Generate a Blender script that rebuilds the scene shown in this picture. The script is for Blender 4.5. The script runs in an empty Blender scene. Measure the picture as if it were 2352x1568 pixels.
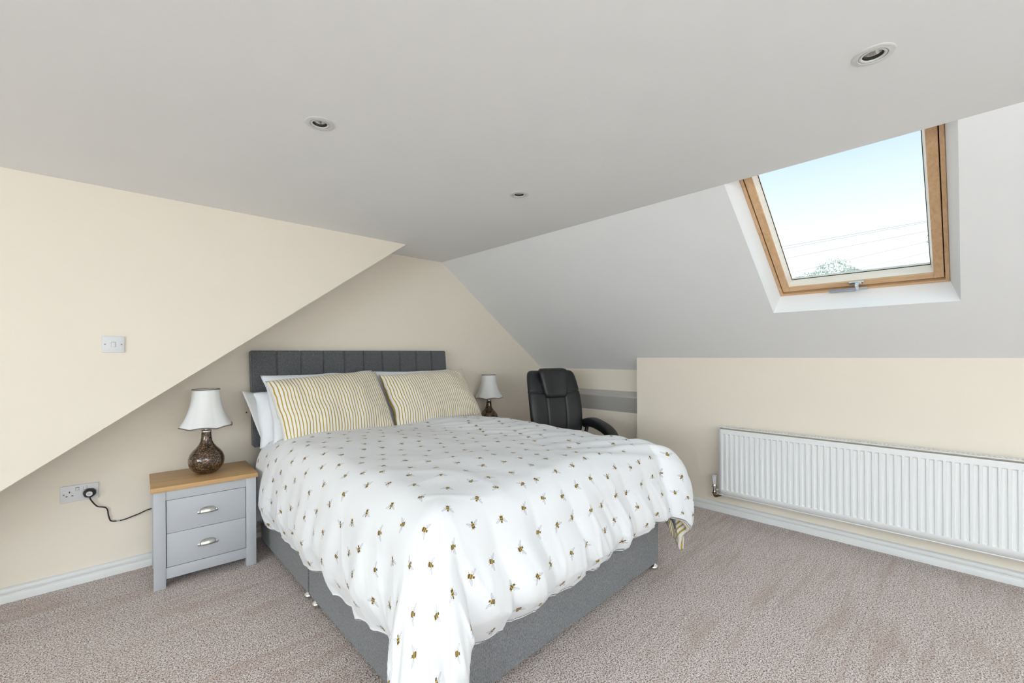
import bpy, bmesh, math, random
import numpy as np
from mathutils import Vector, Matrix
random.seed(7)
S = bpy.context.scene
COL = S.collection
R = math.radians

# ------------------------------------------------------------------ camera
F_PX, YAW, ROLL, CY = 996.3, R(43.66), R(-0.366), 30.37
cam = bpy.data.cameras.new('camera'); cam.sensor_width = 36.0
cam.lens = F_PX / 2352 * 36.0; cam.shift_y = CY / 2352; cam.clip_start = 0.02; cam.clip_end = 500
co = bpy.data.objects.new('camera', cam); COL.objects.link(co)
_f = Vector((math.sin(YAW), math.cos(YAW), 0)); _r = Vector((math.cos(YAW), -math.sin(YAW), 0)); _u = Vector((0, 0, 1))
_r2 = math.cos(ROLL) * _r + math.sin(ROLL) * _u; _u2 = -math.sin(ROLL) * _r + math.cos(ROLL) * _u
m3 = Matrix((_r2, _u2, -_f)).transposed()
co.matrix_world = Matrix.Translation((0, 0, 1.2)) @ m3.to_4x4()
S.camera = co

# ------------------------------------------------------------------ light
S.view_settings.view_transform = 'Standard'; S.view_settings.look = 'None'
S.view_settings.exposure = 0.2; S.view_settings.gamma = 1.0; S.view_settings.use_curve_mapping = False
w = bpy.data.worlds.new('sky'); S.world = w; w.use_nodes = True
wn = w.node_tree.nodes; wl = w.node_tree.links
bg = wn['Background']
tc = wn.new('ShaderNodeTexCoord'); sx = wn.new('ShaderNodeSeparateXYZ'); rp = wn.new('ShaderNodeValToRGB')
wl.new(tc.outputs['Generated'], sx.inputs[0]); wl.new(sx.outputs['Z'], rp.inputs[0]); wl.new(rp.outputs[0], bg.inputs[0])
cr = rp.color_ramp
cr.elements[0].position = 0.0; cr.elements[0].color = (0.97, 0.985, 1.0, 1)
cr.elements[1].position = 0.8; cr.elements[1].color = (0.31, 0.45, 0.55, 1)
e = cr.elements.new(0.24); e.color = (0.58, 0.655, 0.69, 1)
e = cr.elements.new(0.40); e.color = (0.335, 0.465, 0.535, 1)
bg.inputs[1].default_value = 1.6

def area(name, loc, direction, sx_, sy_, power, color=(1, 1, 1)):
    l = bpy.data.lights.new(name, 'AREA'); l.shape = 'RECTANGLE'; l.size = sx_; l.size_y = sy_; l.energy = power; l.color = color
    o = bpy.data.objects.new(name, l); COL.objects.link(o); o.location = loc
    o.rotation_euler = Vector(direction).to_track_quat('-Z', 'Y').to_euler()
    return o
# area light added for daylight, at an unseen dormer window put in the side wall
area('added_dormer_daylight', (-4.30, -0.65, 1.42), (1, 0, -0.05), 3.6, 1.1, 125, (0.79, 0.91, 1.0))
# weaker added area light, at a made-up window behind the camera
area('added_front_daylight', (0.85, -3.10, 1.42), (0, 1, -0.05), 2.4, 1.1, 18, (0.79, 0.91, 1.0))
# added fill lamp aimed at the ceiling behind the camera, evens the room light
area('added_bounce_fill', (-0.4, -1.6, 1.30), (-0.1, -0.2, 1), 0.5, 0.5, 135, (0.79, 0.91, 1.0))
cy = S.cycles
cy.max_bounces = 8; cy.diffuse_bounces = 5; cy.use_adaptive_sampling = True; cy.adaptive_threshold = 0.05; cy.glossy_bounces = 4; cy.transparent_max_bounces = 12; cy.caustics_reflective = False; cy.caustics_refractive = False
cy.sample_clamp_indirect = 6.0

# ------------------------------------------------------------------ node helper and materials
class NT:
    def __init__(s, name):
        s.m = bpy.data.materials.new(name); s.m.use_nodes = True
        s.t = s.m.node_tree; s.n = s.t.nodes; s.p = s.n['Principled BSDF']; s.out = s.n['Material Output']
    def new(s, t, **k):
        n = s.n.new(t)
        for a, b in k.items(): setattr(n, a, b)
        return n
    def put(s, sock, v):
        if isinstance(v, bpy.types.NodeSocket): s.t.links.new(v, sock)
        elif v is not None: sock.default_value = v
    def math(s, op, a, b=None, c=None, clamp=False):
        n = s.new('ShaderNodeMath', operation=op, use_clamp=clamp)
        s.put(n.inputs[0], a)
        if b is not None: s.put(n.inputs[1], b)
        if c is not None: s.put(n.inputs[2], c)
        return n.outputs[0]
    def noise(s, scale, detail=2, vec=None, rough=0.5, dist=0.0):
        n = s.new('ShaderNodeTexNoise'); n.inputs['Scale'].default_value = scale; n.inputs['Detail'].default_value = detail
        n.inputs['Roughness'].default_value = rough; n.inputs['Distortion'].default_value = dist
        if vec is not None: s.put(n.inputs['Vector'], vec)
        return n.outputs['Fac']
    def coords(s, kind='Object', scale=None, rot=None):
        c = s.new('ShaderNodeTexCoord').outputs[kind]
        if scale is None and rot is None: return c
        mp = s.new('ShaderNodeMapping'); s.put(mp.inputs[0], c)
        if scale: mp.inputs['Scale'].default_value = scale
        if rot: mp.inputs['Rotation'].default_value = rot
        return mp.outputs[0]
    def ramp(s, fac, stops):
        n = s.new('ShaderNodeValToRGB'); s.put(n.inputs[0], fac); r = n.color_ramp
        r.elements[0].position, r.elements[0].color = stops[0][0], (*stops[0][1], 1)
        r.elements[1].position, r.elements[1].color = stops[-1][0], (*stops[-1][1], 1)
        for p, c in stops[1:-1]:
            e = r.elements.new(p); e.color = (*c, 1)
        return n.outputs[0]
    def mix(s, fac, a, b):
        n = s.new('ShaderNodeMix', data_type='RGBA'); s.put(n.inputs[0], fac)
        s.put(n.inputs[6], a if isinstance(a, bpy.types.NodeSocket) else (*a, 1)); s.put(n.inputs[7], b if isinstance(b, bpy.types.NodeSocket) else (*b, 1))
        return n.outputs[2]
    def bump(s, h, strength=0.2, dist=0.01):
        n = s.new('ShaderNodeBump'); n.inputs['Strength'].default_value = strength; n.inputs['Distance'].default_value = dist
        s.put(n.inputs['Height'], h); s.put(s.p.inputs['Normal'], n.outputs[0])
    def set(s, col=None, rough=None, metal=None, **k):
        if col is not None: s.put(s.p.inputs['Base Color'], col if isinstance(col, bpy.types.NodeSocket) else (*col, 1))
        if rough is not None: s.put(s.p.inputs['Roughness'], rough)
        if metal is not None: s.p.inputs['Metallic'].default_value = metal
        for a, b in k.items(): s.put(s.p.inputs[a.replace('_', ' ')], b)
        return s.m

M = {}
def plain(name, col, rough=0.5, metal=0.0, **k):
    t = NT(name); M[name] = t.set(col, rough, metal, **k); return M[name]
def paint(name, col, rough=0.85, var=0.03):
    t = NT(name); c = t.coords('Object')
    n = t.noise(3.0, 3, c)
    lo = tuple(x * (1 - var) for x in col)
    t.set(t.mix(n, lo, col), rough)
    t.bump(t.noise(260, 2, c), 0.06, 0.002); M[name] = t.m
paint('wall_cream', (0.87, 0.79, 0.675))
paint('ceiling_white', (0.865, 0.87, 0.865))
paint('slope_white', (0.85, 0.85, 0.85))
paint('reveal_white', (0.90, 0.90, 0.90))
paint('gloss_white', (0.80, 0.80, 0.79), 0.35, 0.02)
paint('ledge_grey', (0.50, 0.48, 0.455), 0.5)
plain('plastic_white', (0.72, 0.72, 0.735), 0.35)
plain('radiator_white', (0.86, 0.86, 0.855), 0.35)
plain('dark_gap', (0.012, 0.012, 0.012), 0.8)
plain('chrome', (0.75, 0.75, 0.74), 0.16, 1.0)
plain('satin_steel', (0.62, 0.61, 0.58), 0.3, 1.0)
plain('brass_old', (0.20, 0.14, 0.09), 0.35, 1.0)
plain('rubber_black', (0.012, 0.012, 0.014), 0.45)
plain('grey_paint', (0.50, 0.51, 0.535), 0.5)
plain('inside_dark', (0.10, 0.10, 0.105), 0.8)
plain('flange', (0.66, 0.67, 0.64), 0.45)
plain('dark_ring', (0.10, 0.095, 0.075), 0.35, 0.7)
plain('reflector', (0.85, 0.86, 0.86), 0.22, 0.85)
plain('screw', (0.25, 0.25, 0.25), 0.4, 0.8)
plain('trim_bronze', (0.22, 0.17, 0.14), 0.35, 0.6)
plain('handle_grey', (0.42, 0.45, 0.50), 0.3, 0.7)
plain('bark', (0.16, 0.12, 0.09), 0.9)
plain('wire', (0.30, 0.31, 0.33), 0.7)

def m_carpet():
    t = NT('carpet'); c = t.coords('Object')
    fine = t.noise(185, 2, c, 0.6, 0.5)
    fine2 = t.noise(420, 1, c)
    f = t.math('ADD', t.math('MULTIPLY', fine, 0.75), t.math('MULTIPLY', fine2, 0.25))
    col = t.ramp(f, [(0.39, (0.115, 0.072, 0.056)), (0.455, (0.44, 0.32, 0.27)), (0.515, (0.80, 0.675, 0.62)), (0.59, (0.99, 0.92, 0.88))])
    tread = t.math('ADD', t.math('MULTIPLY', t.noise(2.0, 3, t.coords('Object', (0.8, 9.0, 1), (0, 0, R(2))), 0.6, 0.5), 0.6), t.math('MULTIPLY', t.noise(2.2, 2, c), 0.4))
    tf = t.ramp(tread, [(0.50, (0, 0, 0)), (0.62, (0.9, 0.9, 0.9))])
    t.set(t.mix(tf, col, t.mix(0.42, col, (0.42, 0.26, 0.18))), 0.95)
    t.p.inputs['Sheen Weight'].default_value = 0.25
    t.bump(f, 0.9, 0.012); M['carpet'] = t.m
m_carpet()
def m_heather(name, dark, light, sc=1.0):
    t = NT(name)
    n1 = t.noise(260 * sc, 2, t.coords('Object', (1.6, 1.6, 0.5)), 0.6)
    n2 = t.noise(900 * sc, 1, t.coords('Object'))
    f = t.math('ADD', t.math('MULTIPLY', n1, 0.65), t.math('MULTIPLY', n2, 0.35))
    t.set(t.ramp(f, [(0.36, dark), (0.64, light)]), 0.95)
    t.p.inputs['Sheen Weight'].default_value = 0.2
    t.bump(f, 0.5, 0.002); M[name] = t.m
m_heather('divan_fabric', (0.085, 0.085, 0.09), (0.26, 0.26, 0.27))
m_heather('headboard_fabric', (0.040, 0.041, 0.044), (0.155, 0.157, 0.165))
def m_wood(name, a, b, axis, sc=18):
    t = NT(name)
    s = [sc, sc, sc]; s[axis] = sc * 0.06
    c = t.coords('Object', tuple(s))
    n = t.noise(1.6, 4, c, 0.55, 0.8)
    n2 = t.noise(9, 2, c)
    f = t.math('ADD', t.math('MULTIPLY', n, 0.7), t.math('MULTIPLY', n2, 0.3))
    t.set(t.ramp(f, [(0.35, a), (0.65, b)]), 0.42); t.bump(f, 0.05, 0.002); M[name] = t.m
m_wood('oak_x', (0.46, 0.265, 0.105), (0.60, 0.375, 0.175), 0)
m_wood('pine_y', (0.56, 0.335, 0.165), (0.70, 0.465, 0.27), 1, 30)
m_wood('pine_s', (0.56, 0.335, 0.165), (0.70, 0.465, 0.27), 0, 30)
m_wood('pine_lit', (0.80, 0.70, 0.58), (0.88, 0.80, 0.70), 1, 30)
def m_linen(name, col):
    t = NT(name); c = t.coords('UV')
    t.set(col, 0.9); t.p.inputs['Sheen Weight'].default_value = 0.15
    t.bump(t.noise(30, 4, c, 0.55), 0.12, 0.01); M[name] = t.m
m_linen('linen_white', (0.83, 0.84, 0.87))
m_linen('case_hem', (0.70, 0.70, 0.68))
def stripes(t, uv, period, frac, axis=0):
    sp = t.new('ShaderNodeSeparateXYZ'); t.put(sp.inputs[0], uv)
    x = t.math('FRACT', t.math('DIVIDE', sp.outputs[axis], period))
    d = t.math('ABSOLUTE', t.math('SUBTRACT', x, 0.5))
    return t.math('LESS_THAN', d, frac / 2)
def m_striped(name, period=0.0188, frac=0.32, axis=0):
    t = NT(name); uv = t.coords('UV')
    nz = t.new('ShaderNodeTexNoise'); nz.inputs['Scale'].default_value = 14; nz.inputs['Detail'].default_value = 1; t.put(nz.inputs['Vector'], uv)
    off = t.new('ShaderNodeVectorMath', operation='SCALE'); t.put(off.inputs[0], nz.outputs['Color']); off.inputs['Scale'].default_value = 0.009
    ad = t.new('ShaderNodeVectorMath', operation='ADD'); t.put(ad.inputs[0], uv); t.put(ad.inputs[1], off.outputs[0])
    f = stripes(t, ad.outputs[0], period, frac, axis)
    t.set(t.mix(f, (0.84, 0.81, 0.755), (0.47, 0.315, 0.045)), 0.9); t.p.inputs['Sheen Weight'].default_value = 0.15
    t.bump(t.noise(26, 3, uv), 0.1, 0.01); M[name] = t.m
m_striped('striped_linen')
m_striped('striped_underside', 0.024, 0.42, 1)
def m_bees():
    t = NT('bee_cotton'); uv = t.coords('UV')
    CELL = 0.112
    sp = t.new('ShaderNodeSeparateXYZ'); t.put(sp.inputs[0], uv)
    v = t.math('DIVIDE', sp.outputs[1], CELL * 1.0); row = t.math('FLOOR', v)
    u = t.math('ADD', t.math('DIVIDE', sp.outputs[0], CELL), t.math('MULTIPLY', t.math('MODULO', t.math('ADD', row, 100.0), 2.0), 0.5))
    cu = t.math('FLOOR', u)
    cid = t.new('ShaderNodeCombineXYZ'); t.put(cid.inputs[0], cu); t.put(cid.inputs[1], row)
    wnz = t.new('ShaderNodeTexWhiteNoise', noise_dimensions='3D'); t.put(wnz.inputs['Vector'], cid.outputs[0])
    rc = t.new('ShaderNodeSeparateColor'); t.put(rc.inputs[0], wnz.outputs['Color'])
    x = t.math('SUBTRACT', t.math('FRACT', u), t.math('ADD', 0.35, t.math('MULTIPLY', rc.outputs[0], 0.3)))
    y = t.math('SUBTRACT', t.math('FRACT', v), t.math('ADD', 0.35, t.math('MULTIPLY', rc.outputs[1], 0.3)))
    ang = t.math('MULTIPLY', rc.outputs[2], 6.2832)
    ca, sa = t.math('COSINE', ang), t.math('SINE', ang)
    k = CELL * 100                                     # centimetres
    X = t.math('MULTIPLY', t.math('ADD', t.math('MULTIPLY', x, ca), t.math('MULTIPLY', y, sa)), k)
    Y = t.math('MULTIPLY', t.math('SUBTRACT', t.math('MULTIPLY', y, ca), t.math('MULTIPLY', x, sa)), k)
    AX = t.math('ABSOLUTE', X)
    def ell(px, py, cx, cyy, rx, ry, rot=0.0):
        dx = t.math('SUBTRACT', px, cx); dy = t.math('SUBTRACT', py, cyy)
        if rot:
            c_, s_ = math.cos(rot), math.sin(rot)
            dx, dy = t.math('ADD', t.math('MULTIPLY', dx, c_), t.math('MULTIPLY', dy, s_)), t.math('SUBTRACT', t.math('MULTIPLY', dy, c_), t.math('MULTIPLY', dx, s_))
        a = t.math('DIVIDE', dx, rx); b = t.math('DIVIDE', dy, ry)
        return t.math('ADD', t.math('MULTIPLY', a, a), t.math('MULTIPLY', b, b))
    body = t.math('LESS_THAN', ell(X, Y, 0, -0.25, 0.72, 1.15), 1.0)
    head = t.math('LESS_THAN', ell(X, Y, 0, 1.02, 0.40, 0.36), 1.0)
    wd = ell(AX, Y, 1.45, 0.75, 1.15, 0.42, R(28))
    wing = t.math('LESS_THAN', wd, 1.0); wrim = t.math('GREATER_THAN', wd, 0.72)
    wd2 = ell(AX, Y, 1.05, 0.05, 0.75, 0.30, R(-12)); wing2 = t.math('LESS_THAN', wd2, 1.0)
    legs = t.math('LESS_THAN', t.math('ABSOLUTE', t.math('SUBTRACT', t.math('ABSOLUTE', t.math('ADD', Y, 0.2)), t.math('ADD', 0.35, t.math('MULTIPLY', AX, 0.55)))), 0.075)
    legs = t.math('MULTIPLY', legs, t.math('LESS_THAN', AX, 1.1))
    anth = t.math('MULTIPLY', t.math('LESS_THAN', t.math('ABSOLUTE', t.math('SUBTRACT', t.math('SUBTRACT', Y, 1.1), t.math('MULTIPLY', AX, 0.9))), 0.06), t.math('MULTIPLY', t.math('LESS_THAN', AX, 0.55), t.math('GREATER_THAN', Y, 1.1)))
    band = t.math('MULTIPLY', t.math('ADD', Y, 1.4), 0.40)
    bcol = t.ramp(band, [(0.0, (0.62, 0.52, 0.33)), (0.10, (0.60, 0.50, 0.30)), (0.17, (0.085, 0.055, 0.02)), (0.42, (0.46, 0.30, 0.055)), (0.56, (0.075, 0.05, 0.02)), (0.70, (0.46, 0.30, 0.05)), (0.86, (0.10, 0.065, 0.02))])
    bcol.node.color_ramp.interpolation = 'CONSTANT'
    col = t.mix(t.math('MULTIPLY', t.math('ADD', wing, wing2, clamp=True), 0.45), (0.80, 0.805, 0.82), (0.40, 0.40, 0.42))
    col = t.mix(t.math('MULTIPLY', t.math('MULTIPLY', wing, wrim), 0.35), col, (0.25, 0.25, 0.27))
    col = t.mix(t.math('MULTIPLY', t.math('ADD', legs, anth, clamp=True), 0.75), col, (0.10, 0.08, 0.07))
    col = t.mix(head, col, (0.10, 0.075, 0.05))
    col = t.mix(body, col, bcol)
    t.set(col, 0.88); t.p.inputs['Sheen Weight'].default_value = 0.15
    t.bump(t.noise(16, 4, uv, 0.5), 0.12, 0.012); M['bee_cotton'] = t.m
m_bees()
def m_mosaic():
    t = NT('mosaic_glass'); c = t.coords('Object')
    v = t.new('ShaderNodeTexVoronoi'); v.inputs['Scale'].default_value = 200; t.put(v.inputs['Vector'], c)
    ve = t.new('ShaderNodeTexVoronoi', feature='DISTANCE_TO_EDGE'); ve.inputs['Scale'].default_value = 200; t.put(ve.inputs['Vector'], c)
    sc = t.new('ShaderNodeSeparateColor'); t.put(sc.inputs[0], v.outputs['Color'])
    big = t.noise(14, 2, c)
    f = t.math('ADD', t.math('MULTIPLY', sc.outputs[0], 0.5), t.math('MULTIPLY', big, 0.5))
    col = t.ramp(f, [(0.3, (0.035, 0.026, 0.02)), (0.5, (0.10, 0.065, 0.04)), (0.62, (0.26, 0.13, 0.045)), (0.8, (0.30, 0.24, 0.17))])
    edge = t.math('LESS_THAN', ve.outputs['Distance'], 0.06)
    t.set(t.mix(edge, col, (0.02, 0.016, 0.012)), 0.16, 0.35); t.p.inputs['Coat Weight'].default_value = 0.6
    M['mosaic_glass'] = t.m
m_mosaic()
def m_leather():
    t = NT('black_leather'); c = t.coords('Object')
    v = t.new('ShaderNodeTexVoronoi'); v.inputs['Scale'].default_value = 380; t.put(v.inputs['Vector'], c)
    t.set((0.014, 0.0145, 0.016), 0.40); t.bump(v.outputs['Distance'], 0.12, 0.002); M['black_leather'] = t.m
m_leather()
def m_shade():
    t = NT('shade_fabric'); c = t.coords('Object')
    t.set((0.86, 0.855, 0.84), 0.7); t.p.inputs['Subsurface Weight'].default_value = 0.0
    t.bump(t.noise(500, 1, c), 0.05, 0.001); M['shade_fabric'] = t.m
m_shade()
def m_glass():
    t = NT('pane_glass')
    tr = t.new('ShaderNodeBsdfTransparent'); gl = t.new('ShaderNodeBsdfGlossy'); gl.inputs['Roughness'].default_value = 0.0
    mx = t.new('ShaderNodeMixShader'); mx.inputs[0].default_value = 0.03; t.put(mx.inputs[1], tr.outputs[0]); t.put(mx.inputs[2], gl.outputs[0])
    tr.inputs[0].default_value = (0.985, 0.995, 0.995, 1)
    t.t.links.new(mx.outputs[0], t.out.inputs[0]); M['pane_glass'] = t.m
m_glass()
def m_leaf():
    t = NT('hazed_leaf'); c = t.coords('Object')
    t.set(t.ramp(t.noise(1.5, 2, c), [(0.3, (0.36, 0.45, 0.36)), (0.7, (0.52, 0.60, 0.50))]), 0.7)  # foliage colours paled to stand in for haze over distance
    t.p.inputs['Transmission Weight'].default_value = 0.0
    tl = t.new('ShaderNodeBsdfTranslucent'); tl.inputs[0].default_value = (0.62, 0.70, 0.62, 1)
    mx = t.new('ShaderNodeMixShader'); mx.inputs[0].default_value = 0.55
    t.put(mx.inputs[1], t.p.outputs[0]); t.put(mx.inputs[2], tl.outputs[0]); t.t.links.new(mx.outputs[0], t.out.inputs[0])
    M['hazed_leaf'] = t.m
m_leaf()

# ------------------------------------------------------------------ mesh helpers
def link(name, me, mats, parent=None, loc=None, smooth=False, auto=None):
    for m in (mats if isinstance(mats, (list, tuple)) else [mats]): me.materials.append(M[m])
    o = bpy.data.objects.new(name, me); COL.objects.link(o)
    if parent is not None: o.parent = parent
    if loc is not None: o.location = loc
    if smooth or auto:
        for p in me.polygons: p.use_smooth = True
    if auto:
        me.set_sharp_from_angle(angle=R(auto))
    return o
def pyd(name, V, Fc, mats, parent=None, loc=None, smooth=False, auto=None):
    me = bpy.data.meshes.new(name); me.from_pydata([tuple(v) for v in V], [], [tuple(f) for f in Fc]); me.validate(); me.update()
    return link(name, me, mats, parent, loc, smooth, auto)
def frombm(name, bm, mats, parent=None, loc=None, smooth=False, auto=None):
    bmesh.ops.recalc_face_normals(bm, faces=bm.faces)
    me = bpy.data.meshes.new(name); bm.to_mesh(me); bm.free()
    return link(name, me, mats, parent, loc, smooth, auto)
def bm_box(bm, x0, x1, y0, y1, z0, z1, bev=0.0, seg=2):
    r = bmesh.ops.create_cube(bm, size=1.0); vs = r['verts']
    for v in vs:
        v.co = Vector(((x0 + x1) / 2 + v.co.x * (x1 - x0), (y0 + y1) / 2 + v.co.y * (y1 - y0), (z0 + z1) / 2 + v.co.z * (z1 - z0)))
    if bev > 0:
        es = list({e for v in vs for e in v.link_edges})
        bmesh.ops.bevel(bm, geom=es, offset=bev, segments=seg, profile=0.5, affect='EDGES', clamp_overlap=True)
def box(name, x0, x1, y0, y1, z0, z1, mat, parent=None, bev=0.0, seg=2, loc=None):
    bm = bmesh.new(); bm_box(bm, x0, x1, y0, y1, z0, z1, bev, seg)
    return frombm(name, bm, mat, parent, loc, auto=40 if bev else None)
def lathe(name, prof, mat, parent=None, n=48, loc=None, caps=True, mod=None, auto=50):
    V, Fc = [], []
    k = len(prof)
    for i in range(n):
        a = 2 * math.pi * i / n
        for j, (r, z) in enumerate(prof):
            rr, zz = (r, z) if mod is None else mod(a, r, z, j / (k - 1))
            V.append((rr * math.cos(a), rr * math.sin(a), zz))
    for i in range(n):
        i2 = (i + 1) % n
        for j in range(k - 1): Fc.append((i * k + j, i2 * k + j, i2 * k + j + 1, i * k + j + 1))
    if caps:
        Fc.append([i * k for i in range(n)][::-1]); Fc.append([i * k + k - 1 for i in range(n)])
    return pyd(name, V, Fc, mat, parent, loc, auto=auto)
def catmull(P, n=8):
    P = [Vector(p) for p in P]; out = []
    for i in range(len(P) - 1):
        a, b, c, d = P[max(i - 1, 0)], P[i], P[i + 1], P[min(i + 2, len(P) - 1)]
        for k in range(n):
            t = k / n
            out.append(0.5 * ((2 * b) + (c - a) * t + (2 * a - 5 * b + 4 * c - d) * t * t + (3 * b - a - 3 * c + d) * t ** 3))
    out.append(P[-1]); return out
def tube(name, P, rad, mat, parent=None, n=10, loc=None):
    P = [Vector(p) for p in P]; V, Fc = [], []
    prev = None
    for i, p in enumerate(P):
        t = (P[min(i + 1, len(P) - 1)] - P[max(i - 1, 0)]).normalized()
        if prev is None:
            prev = t.orthogonal().normalized()
        u = (prev - t * prev.dot(t)).normalized(); prev = u; v = t.cross(u)
        r = rad[i] if isinstance(rad, (list, tuple)) else rad
        for k in range(n):
            a = 2 * math.pi * k / n; V.append(p + (u * math.cos(a) + v * math.sin(a)) * r)
    for i in range(len(P) - 1):
        for k in range(n): Fc.append((i * n + k, i * n + (k + 1) % n, (i + 1) * n + (k + 1) % n, (i + 1) * n + k))
    Fc.append(list(range(n))[::-1]); Fc.append([(len(P) - 1) * n + k for k in range(n)])
    return pyd(name, V, Fc, mat, parent, loc, auto=60)
def prism(name, prof, p0, p1, ax_u, ax_v, mat, parent=None, auto=None):
    """sweep a closed 2D profile from p0 to p1"""
    p0, p1, ax_u, ax_v = map(Vector, (p0, p1, ax_u, ax_v)); n = len(prof)
    V = [p0 + ax_u * a + ax_v * b for a, b in prof] + [p1 + ax_u * a + ax_v * b for a, b in prof]
    Fc = [(i, (i + 1) % n, n + (i + 1) % n, n + i) for i in range(n)] + [list(range(n))[::-1], [n + i for i in range(n)]]
    bm = bmesh.new(); vs = [bm.verts.new(v) for v in V]
    for f in Fc: bm.faces.new([vs[i] for i in f])
    return frombm(name, bm, mat, parent, auto=auto)
def tag(o, label, cat=None, group=None, kind=None):
    if label: o['label'] = label
    if cat: o['category'] = cat
    if group: o['group'] = group
    if kind: o['kind'] = kind
    return o
def thing(name, label, cat, loc=(0, 0, 0), rz=0.0, group=None, kind=None):
    o = bpy.data.objects.new(name, None); COL.objects.link(o); o.location = loc; o.rotation_euler = (0, 0, rz); o.empty_display_size = 0.05
    return tag(o, label, cat, group, kind)
def struct(o, label=None, cat=None): return tag(o, label, cat, None, 'structure')
def copy_tree(o, parent=None):
    c = o.copy(); COL.objects.link(c); c.parent = parent
    for ch in [x for x in bpy.data.objects if x.parent == o]: copy_tree(ch, c)
    return c
_rs = np.random.RandomState(3); _LAT = _rs.rand(64, 64)
def vnoise(x, y):
    x = np.asarray(x, float); y = np.asarray(y, float)
    xi = np.floor(x).astype(int); yi = np.floor(y).astype(int); fx = x - xi; fy = y - yi
    fx = fx * fx * (3 - 2 * fx); fy = fy * fy * (3 - 2 * fy)
    g = lambda a, b: _LAT[a % 64, b % 64]
    return (g(xi, yi) * (1 - fx) + g(xi + 1, yi) * fx) * (1 - fy) + (g(xi, yi + 1) * (1 - fx) + g(xi + 1, yi + 1) * fx) * fy - 0.5

# ------------------------------------------------------------------ room shell
YB, XR, XA, ZC, YC = 3.266, 3.414, 3.564, 2.037, 2.92
XL, YF = -4.20, -3.00
XE, TX = 2.25, 1.687                     # ceiling edge at the right slope / start of the left slope
SD = Vector((0.8006, 0, -0.5992)); SN = Vector((0.5992, 0, 0.8006))
def SP(s, y, k=0.0): return Vector((XE, 0, ZC)) + SD * s + Vector((0, y, 0)) + SN * k
LT = math.tan(R(35.4))
def lz(x): return ZC - (TX - x) * LT     # left slope height
XK = -0.72                                # foot of the left slope

fl = pyd('floor', [(XL, YF, 0), (XA, YF, 0), (XA, YB, 0), (XL, YB, 0)], [(0, 1, 2, 3)], 'carpet'); struct(fl, 'beige flecked twist pile carpet across the bedroom floor', 'carpet')

# ceiling with round-light cut-outs
LIGHTS = [(1.583, 0.178), (0.583, 1.606), (1.598, 1.613)]
def grid_plane(name, xs, ys, holes, fn, mat):
    V, Fc, idx = [], [], {}
    for i, x in enumerate(xs):
        for j, y in enumerate(ys): idx[i, j] = len(V); V.append(fn(x, y))
    for i in range(len(xs) - 1):
        for j in range(len(ys) - 1):
            mx, my = (xs[i] + xs[i + 1]) / 2, (ys[j] + ys[j + 1]) / 2
            if any(a < mx < b and c < my < d for a, b, c, d in holes): continue
            Fc.append((idx[i, j], idx[i, j + 1], idx[i + 1, j + 1], idx[i + 1, j]))
    return pyd(name, V, Fc, mat)
hs = 0.029
holes = [(x - hs, x + hs, y - hs, y + hs) for x, y in LIGHTS] + [(XL, TX, YC, YB)]
xs = sorted({XL, XE, TX} | {h[0] for h in holes} | {h[1] for h in holes}); ys = sorted({YF, YB, YC} | {h[2] for h in holes} | {h[3] for h in holes})
ce = grid_plane('ceiling', xs, ys, holes, lambda x, y: (x, y, ZC), 'ceiling_white'); struct(ce, 'flat white painted ceiling with recessed lights', 'ceiling')
# left roof slope behind the cheek
struct(pyd('ceiling_slope_left', [(TX, YC, ZC), (TX, YB, ZC), (XK, YB, lz(XK)), (XK, YC, lz(XK))], [(0, 1, 2, 3)], 'slope_white'), 'sloping ceiling strip behind the dormer cheek')
# right roof slope with the skylight opening
W_S0, W_S1, W_Y0, W_Y1 = 0.0, 0.982, 0.018, 0.826
SB_A, SB_R = (XA - XE) / SD.x, (XR - XE) / SD.x
sl = grid_plane('ceiling_slope_right', [0.0, W_S1, SB_R], [YF, W_Y0, W_Y1, 1.995], [(W_S0, W_S1, W_Y0, W_Y1)], lambda s, y: SP(s, y), 'slope_white')
struct(sl, 'white sloping roof ceiling holding the skylight', 'ceiling')
sl2 = pyd('ceiling_slope_alcove', [SP(0, 1.995), SP(0, YB), SP(SB_A, YB), SP(SB_A, 1.995)], [(0, 1, 2, 3)], 'slope_white'); sl2.parent = sl
# walls
struct(pyd('wall_back', [(XK, YB, 0), (XA, YB, 0), (XA, YB, ZC - (XA - XE) * 0.5992 / 0.8006), (XE, YB, ZC), (TX, YB, ZC), (XK, YB, lz(XK))], [(0, 1, 2, 3, 4, 5)], 'wall_cream'), 'cream gable wall behind the bed', 'wall')
# dormer cheek: a slab with a raking lower edge
ck = 0.0
cpts = [(TX, ZC), (XK, lz(XK)), (XK, 0), (XL, 0), (XL, ZC)]
V = [(x, YC, z) for x, z in cpts] + [(x, YC + 0.004, z + 0.003) for x, z in cpts]
struct(pyd('wall_left', V, [(0, 1, 2, 3, 4), (5, 6, 1, 0), (6, 7, 2, 1)], 'wall_cream'), 'cream dormer cheek wall with a raking lower edge', 'wall')
pyd('wall_left_knee', [(XK, YC, 0), (XK, YB, 0), (XK, YB, lz(XK)), (XK, YC, lz(XK))], [(0, 1, 2, 3)], 'wall_cream')
struct(bpy.data.objects['wall_left_knee'], 'low knee wall under the raking cheek')
zr = SP(SB_R, 0).z; za = SP(SB_A, 0).z
struct(pyd('wall_right', [(XR, YF, 0), (XR, 1.995, 0), (XR, 1.995, zr), (XR, YF, zr), (XA, 1.995, 0), (XA, 1.995, za), ], [(0, 1, 2, 3), (1, 4, 5, 2)], 'wall_cream'), 'low cream knee wall behind the radiator', 'wall')
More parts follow.
